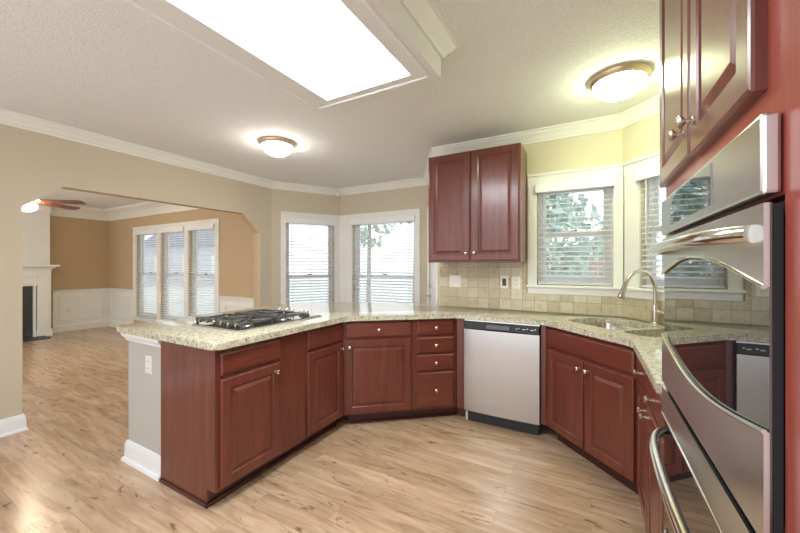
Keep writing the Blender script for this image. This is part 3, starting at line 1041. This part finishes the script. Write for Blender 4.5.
# control panel
cp = MB()
cp.box(0.0, OW, -0.034, -0.013, 1.428, 1.541, bevel=0.005, seg=2)
cp = cp.build('control_panel', 'steel', e)
# display window with chamfered corners
dw = [(0.16, 1.449), (0.55, 1.449), (0.55, 1.530), (0.25, 1.530), (0.20, 1.522), (0.16, 1.500)]
nd = len(dw)
dmb = MB()
dmb._add([(x, -0.0352, z) for x, z in dw] + [(x, -0.0335, z) for x, z in dw],
         [tuple(range(nd)), tuple(range(2 * nd - 1, nd - 1, -1))] + [(i, nd + i, nd + (i + 1) % nd, (i + 1) % nd) for i in range(nd)])
dmb.build('display', 'oven_glass', cp)

def oven_door(nm, z0, z1, top_curve, bot_curve, t0=-0.026, t1=-0.032):
    """steel frame whose inner edges are arcs; glass sits just behind the frame"""
    root = None
    ns = 20
    mb = MB()
    def strip(lo, hi):
        vs, fs = [], []
        for i in range(ns + 1):
            x = OW * i / ns
            a, b = lo(i / ns), hi(i / ns)
            vs += [(x, t1, a), (x, t1, b), (x, t0, a), (x, t0, b)]
        for i in range(ns):
            k = 4 * i
            fs += [(k, k + 4, k + 5, k + 1), (k + 2, k + 3, k + 7, k + 6), (k + 1, k + 5, k + 7, k + 3), (k, k + 2, k + 6, k + 4)]
        fs += [(0, 1, 3, 2), (4 * ns, 4 * ns + 2, 4 * ns + 3, 4 * ns + 1)]
        mb._add(vs, fs)
    strip(top_curve, lambda s: z1)
    strip(lambda s: z0, bot_curve)
    fr = mb.build(nm, 'steel', e)
    # thin bright edge trim along the arcs
    tr = MB()
    for fn, sg in ((top_curve, -1), (bot_curve, 1)):
        tr.tube([(OW * i / ns, t1 + 0.0005, fn(i / ns)) for i in range(ns + 1)], 0.0035, 8)
    tr.build('edge_trim', 'chrome', fr, True)
    MB().box(0.0, OW - 0.002, -0.0255, -0.0225, z0, z1).build('glass', 'oven_glass', fr)
    MB().box(0.0, OW, -0.0222, -0.0125, z0 + 0.002, z1 - 0.002).build('door_core', 'black_side', fr)
    return fr

def oven_handle(parent, z, out=0.048):
    pts = []
    n = 28
    for i in range(n + 1):
        s = i / n
        x = 0.035 + (OW - 0.07) * s
        f = 1 - abs(2 * s - 1) ** 7
        pts.append((x, -0.034 - out * f * (0.75 + 0.25 * math.sin(math.pi * s)), z))
    h = MB().tube(pts, 0.0135, 16)
    h.build('handle', 'chrome', parent, True)
    
arch = lambda s: 1.300 + 0.050 * math.sin(math.pi * s)
sag = lambda s: 1.100 - 0.050 * math.sin(math.pi * s)
up = oven_door('upper_door', 0.945, 1.416, arch, sag)
oven_handle(up, 1.376)
lo = oven_door('lower_door', 0.30, 0.928, lambda s: 0.836 + 0.008 * math.sin(math.pi * s), lambda s: 0.45 - 0.04 * math.sin(math.pi * s))
oven_handle(lo, 0.790)

# ------------------------------------------------------------------ gas cooktop
CX0, CX1, CY0, CY1 = -2.42, -1.895, 1.365, 2.125
e = thing('gas_cooktop', 'black gas cooktop with cast iron grates on the peninsula counter', 'cooktop', ((CX0 + CX1) / 2, (CY0 + CY1) / 2, CT_Z1), R(90))
# local x = world Y (-0.38..0.38), local y = -X (-0.26..0.26)
hx, hy = (CY1 - CY0) / 2, (CX1 - CX0) / 2
MB().prism(round_rect(-hx, hx, -hy, hy, 0.02, 3), 0.0, 0.010, bevel=0.003).build('cooktop_plate', 'steel', e)
MB().prism(round_rect(-hx + 0.012, hx - 0.012, -hy + 0.012, hy - 0.012, 0.016, 3), 0.0098, 0.0125).build('black_surface', 'gloss_black', e)
def burner(x, y, r):
    b = MB().lathe([(r * 1.25, 0.012), (r * 1.2, 0.016), (r, 0.018), (r, 0.026), (r * 0.9, 0.028)], (x, y, 0), 'z', 20).build('burner', 'steel', e, True)
    MB().lathe([(r * 0.85, 0.028), (r * 0.85, 0.033), (r * 0.75, 0.036)], (x, y, 0), 'z', 20).build('burner_cap', 'iron', b, True)
burner(-0.23, -0.13, 0.036); burner(-0.23, 0.13, 0.042); burner(0.08, -0.13, 0.042); burner(0.08, 0.13, 0.036)
def grate(x0, x1):
    g = MB()
    zt0, zt1 = 0.036, 0.050
    y0, y1 = -hy + 0.03, hy - 0.03
    bw = 0.006
    for y in (y0, 0.0, y1):
        g.box(x0, x1, y - bw, y + bw, zt0, zt1, bevel=0.002)
    for x in (x0, (x0 + x1) / 2, x1):
        g.box(x - bw, x + bw, y0, y1, zt0, zt1, bevel=0.002)
    for cy in (-0.13, 0.13):
        for dx, dy in ((0.06, 0.06), (-0.06, 0.06), (0.06, -0.06), (-0.06, -0.06)):
            cxm = (x0 + x1) / 2
            g.tube([(cxm + dx * 0.35, cy + dy * 0.35, 0.045), (cxm + dx * 1.8, cy + dy * 1.6, 0.045)], 0.0055, 6)
    for x in (x0, x1):
        for y in (y0, 0.0, y1):
            g.box(x - bw, x + bw, y - bw, y + bw, 0.0125, zt0)
    n = 7
    for i in range(n):
        y = y0 + (y1 - y0) * i / (n - 1)
        g.box(x0 - 0.012, x0 + 0.05, y - 0.008, y + 0.008, 0.030, 0.052, bevel=0.003)
    return g.build('grate', 'iron', e)
gr = grate(-0.345, -0.105)
for i in range(6):
    y = -hy + 0.03 + (2 * hy - 0.06) * (i + 0.5) / 6
    MB().lathe([(0.012, -0.006), (0.013, 0.0), (0.011, 0.010)], (-0.352, y, 0.034), 'x', 12).build('gap_glint', 'nickel', gr, True)  # added nickel bits stand in for light reflected between the grate fingers
grate(-0.045, 0.195)
for i, (x, y) in enumerate(((0.29, -0.17), (0.30, -0.105), (0.29, -0.01), (0.30, 0.06), (0.29, 0.135))):
    k = MB().lathe([(0.021, 0.0125), (0.021, 0.022), (0.018, 0.030)], (x, y, 0), 'z', 18).build('control_knob', 'iron', e, True)
    MB().lathe([(0.016, 0.030), (0.0165, 0.052), (0.014, 0.056)], (x, y, 0), 'z', 18).build('knob_cap', 'chrome', k, True)

# ------------------------------------------------------------------ outlets and switches
def outlet(label, p, rot, z, wdt=0.075, hgt=0.115, kind='socket', mat='plate', inner='plate', cat='outlet', group='cover plates on the walls', gang=1):
    e = thing('wall_outlet' if kind != 'switch' else 'light_switch', label, cat, (p[0], p[1], z), rot, group)
    MB().rings(-wdt / 2, wdt / 2, -hgt / 2, hgt / 2, [(0, -0.0005), (0, -0.003), (0.004, -0.006), (0.006, -0.006)]).build('cover_plate', mat, e)
    for g in range(gang):
        cx = (g - (gang - 1) / 2) * 0.046
        if kind == 'socket':
            for dz in (-0.021, 0.021):
                s = MB().box(cx - 0.014, cx + 0.014, -0.0085, -0.0055, dz - 0.013, dz + 0.013, bevel=0.002).build('socket', inner, e)
                MB().box(cx - 0.008, cx - 0.005, -0.0088, -0.0084, dz - 0.003, dz + 0.007).box(cx + 0.005, cx + 0.008, -0.0088, -0.0084, dz - 0.003, dz + 0.007).build('slot', 'black', s)
        elif kind == 'insert':
            MB().box(cx - 0.017, cx + 0.017, -0.009, -0.0055, -0.034, 0.034, bevel=0.002).build('insert', inner, e)
        else:
            MB().box(cx - 0.006, cx + 0.006, -0.014, -0.0055, -0.012, 0.014, bevel=0.002).build('toggle', inner, e)
    return e
TYB = 3.28 - 0.012
outlet('white double switch plate on the tiles under the left cabinet door', (-1.185, TYB), 0, 1.168, 0.118, 0.118, 'switch', cat='light switch', gang=2)
outlet('white outlet plate with a dark insert on the tiles under the wall cabinet', (-0.705, TYB), 0, 1.170, 0.075, 0.118, 'insert', inner='dark_slate')
outlet('plain white outlet on the tiles next to the window casing', (-0.600, TYB), 0, 1.168)
outlet('white outlet on the grey post at the peninsula end', (-2.50, 1.15), 0, 0.685)
outlet('cream outlet low on the white wainscot in the family room', (FAR + 0.007, 2.80), R(90), 0.42)
 
# ------------------------------------------------------------------ ceiling light box
BX0, BX1, BY0, BY1 = -1.57, -0.70, 0.25, 1.705
BZ = 2.327
PX0, PX1, PYA, PYB = -1.395, -0.828, 0.37, 1.60
e = thing('ceiling_light', 'large rectangular dropped ceiling light box with crown trim and glowing white panel', 'ceiling light', (0, 0, 0), 0)
bx = MB()
bx.box(BX0, PX0, BY0, BY1, BZ, CEIL - 0.001).box(PX1, BX1, BY0, BY1, BZ, CEIL - 0.001)
bx.box(PX0, PX1, BY0, PYA, BZ, CEIL - 0.001).box(PX0, PX1, PYB, BY1, BZ, CEIL - 0.001)
bx.build('box', 'box_white', e)
ringp = [(BX0, BY0), (BX0, BY1), (BX1, BY1), (BX1, BY0)]
cpath = ringp                       # clockwise: right of travel is inwards, so negative out
MB().sweep(cpath, [(-o, z) for o, z in [(0, 2.435), (0.012, 2.435), (0.022, 2.455), (0.05, 2.485), (0.062, 2.505), (0.078, 2.508), (0.078, CEIL - 0.001), (0, CEIL - 0.001)]], True).build('crown_trim', 'box_white', e)
MB().sweep(cpath, [(0.035, BZ), (0.037, BZ - 0.006), (0.045, BZ - 0.008), (0.053, BZ - 0.006), (0.056, BZ)], True).build('edge_bead', 'box_white', e)
MB().box(PX0, PX1, PYA, PYB, BZ + 0.012, BZ + 0.020).build('diffuser', 'diffuser', e)

# flush ceiling lights
def flush(label, x, y, dome):
    e = thing('flush_ceiling_light', label, 'ceiling light', (x, y, CEIL), 0, 'round flush ceiling lights')
    MB().lathe([(0.165, -0.0005), (0.168, -0.012), (0.160, -0.030), (0.146, -0.040), (0.140, -0.036), (0.140, -0.001)], (0, 0, 0), 'z', 40).build('metal_ring', 'brass', e, True)
    prof = []
    for i in range(9):
        a = R(90 * i / 8)
        prof.append((0.138 * math.cos(a) + 0.0005, -0.034 - 0.100 * math.sin(a)))
    MB().lathe(prof, (0, 0, 0), 'z', 36).build('glass_dome', dome, e, True)
    MB().lathe([(0.008, -0.132), (0.009, -0.140), (0.005, -0.148), (0.002, -0.150)], (0, 0, 0), 'z', 12).build('finial', 'brass', e, True)
    return e
fl = flush('round flush ceiling light with frosted dome near the left wall', -2.66, 2.33, 'dome')
f2 = dup(fl, (0.155, 2.575, CEIL), 0, 'round flush ceiling light glowing over the sink corner')
for c in f2.children:
    if c.name.startswith('glass_dome'):
        c.data = c.data.copy()
        c.data.materials[0] = M['dome_y']

# small ceiling sensor in the bay corner
s = MB().box(-0.02, 0.02, -0.02, 0.02, -0.06, 0.0, bevel=0.008, seg=2).build('crown_corner_block', 'white', loc=(A2[0] + 0.055, A2[1] - 0.10, 2.455))
tag(s, 'tiny white knob under the crown molding at the bay corner', 'sensor')

# ------------------------------------------------------------------ family room: fireplace, fan
e = thing('fireplace', 'white mantel fireplace with a dark firebox in the family room', 'fireplace', (FAR + 0.22, 2.46, 0), R(90))
# local x = world Y (x<0 goes towards the camera side), local y = -X, front is -y
for xa in (-1.53, -0.19):
    MB().box(xa, xa + (0.18 if xa > -1 else 0.20), -0.09, -0.001, 0.131, 1.12).box(xa - 0.015, xa + (0.20 if xa > -1 else 0.22), -0.10, -0.001, 0, 0.13).box(xa + 0.03, xa + 0.15, -0.098, -0.091, 0.18, 1.08).build('pilaster', 'white', e)
MB().box(-1.53, -0.01, -0.095, -0.001, 1.121, 1.25).box(-1.33, -0.19, -0.06, -0.001, 0.95, 1.12).box(-1.33, -1.27, -0.06, -0.001, 0.0, 0.95).box(-0.235, -0.206, -0.06, -0.001, 0, 0.95).build('frieze', 'white', e)
MB().box(-1.62, 0.08, -0.22, -0.001, 1.30, 1.335, bevel=0.006).box(-1.57, 0.04, -0.15, -0.001, 1.275, 1.30).box(-1.54, 0.01, -0.12, -0.001, 1.251, 1.275).build('mantel_shelf', 'white', e)
MB().box(-1.26, -0.24, -0.02, -0.001, 0.0, 0.94).build('firebox', 'soot', e)
MB().box(-1.45, -0.10, -0.42, -0.11, 0.0, 0.02, bevel=0.004).build('hearth', 'dark_slate', e)

e = thing('ceiling_fan', 'dark wood ceiling fan with a glowing lamp in the family room', 'ceiling fan', (-6.45, 1.535, 0), 0)
MB().lathe([(0.07, CEIL - 0.001), (0.065, CEIL - 0.05), (0.02, CEIL - 0.06), (0.014, CEIL - 0.065), (0.014, 2.27), (0.02, 2.26)], (0, 0, 0), 'z', 20).build('downrod', 'brass', e, True)
MB().lathe([(0.05, 2.27), (0.11, 2.25), (0.12, 2.20), (0.10, 2.15), (0.06, 2.135)], (0, 0, 0), 'z', 24).build('motor', 'brass', e, True)
for k in range(5):
    a = R(40.6 + 72 * k)
    c, s = math.cos(a), math.sin(a)
    tl = R(-12)
    prof = [(0.13, 0.03), (0.20, 0.055), (0.62, 0.068), (0.655, 0.05), (0.665, 0.0), (0.655, -0.05), (0.62, -0.068), (0.20, -0.055), (0.13, -0.03)]
    vs = []
    for zo in (0.0, 0.008):
        for r_, w_ in prof:
            vs.append((r_ * c - w_ * math.cos(tl) * s, r_ * s + w_ * math.cos(tl) * c, 2.165 + w_ * math.sin(tl) + zo))
    n = len(prof)
    MB_ = MB()
    MB_._add(vs, [tuple(range(n - 1, -1, -1)), tuple(range(n, 2 * n))] + [(i, (i + 1) % n, n + (i + 1) % n, n + i) for i in range(n)])
    MB_.build('blade', 'fan_wood', e)
prof = [(0.06, 2.134), (0.11, 2.12)] + [(0.115 * math.cos(R(90 * i / 6)) + 0.0005, 2.11 - 0.08 * math.sin(R(90 * i / 6))) for i in range(7)]
MB().lathe(prof, (0, 0, 0), 'z', 24).build('lamp_bowl', 'fan_glass', e, True)

# ------------------------------------------------------------------ outdoors
structure(MB().box(-45, 30, 4.46, 70, -0.35, -0.25).build('ground_outside', 'lawn'))
def tree(label, x, y, h, rad, mat, n=900, base=0.25, leaf=0.16):
    e = thing('garden_tree', label, 'tree', (x, y, -0.25), 0, 'trees outside the windows')
    MB().tube([(0, 0, 0), (0.05, 0, h * 0.5), (0.0, 0.05, h * 0.9)], [0.05 * h / 3, 0.04 * h / 3, 0.012], 8).build('trunk', 'bark', e, True)
    mb = MB()
    vs, fs = [], []
    for i in range(n):
        t = random.random()
        z = h * (base + (1.05 - base) * t)
        rr = rad * math.sin(math.pi * min(1, 0.18 + 0.8 * t)) * math.sqrt(random.random())
        a = random.random() * 6.283
        c = Vector((rr * math.cos(a), rr * math.sin(a), z))
        u = Vector((random.gauss(0, 1), random.gauss(0, 1), random.gauss(0, 1))).normalized()
        v = u.orthogonal().normalized()
        s_ = leaf * random.uniform(0.6, 1.4)
        k = len(vs)
        vs += [tuple(c + u * s_), tuple(c + v * s_ * 0.5), tuple(c - u * s_), tuple(c - v * s_ * 0.5)]
        fs.append((k, k + 1, k + 2, k + 3))
    mb._add(vs, fs)
    mb.build('foliage', mat, e)
    return e
tree('bushy green tree outside the window right of the wall cabinet', -1.2, 10.5, 4.0, 1.6, 'leaf2', 1400)
tree('pale leafy tree outside the diagonal window', 3.2, 8.5, 5.5, 1.8, 'leaf', 1200)
tree('slender tree outside the wide bay window', -5.0, 10.0, 6.0, 0.9, 'leaf', 260, 0.5)
tree('leafy tree outside the angled bay window', -8.2, 12.0, 6.0, 1.3, 'leaf', 500, 0.4)
e = thing('neighbor_house', 'pale grey house outside the triple family room window', 'house', (-26.0, 14.6, -0.25), R(25))
MB().box(-3.5, 3.5, 0, 6.0, 0, 3.0).build('walls', 'siding', e)
MB().extrude_x([(-0.4, 2.98), (3.0, 5.0), (6.4, 2.98)], -3.8, 3.8).build('roof', 'roof', e)
for xx in (-2.2, 0.0, 2.2):
    MB().box(xx - 0.45, xx + 0.45, -0.05, -0.001, 1.0, 2.3).build('window', 'white', e)
e = thing('garden_shed', 'small reddish brick shed outside the window right of the wall cabinet', 'shed', (-0.05, 14.0, -0.25), 0)
MB().box(-1.2, 1.2, 0, 2.0, 0, 2.1).build('walls', 'brick_red', e)
MB().prism([(-1.35, -0.15), (1.35, -0.15), (1.35, 2.15), (-1.35, 2.15)], 2.1, 2.25).build('roof', 'roof', e)
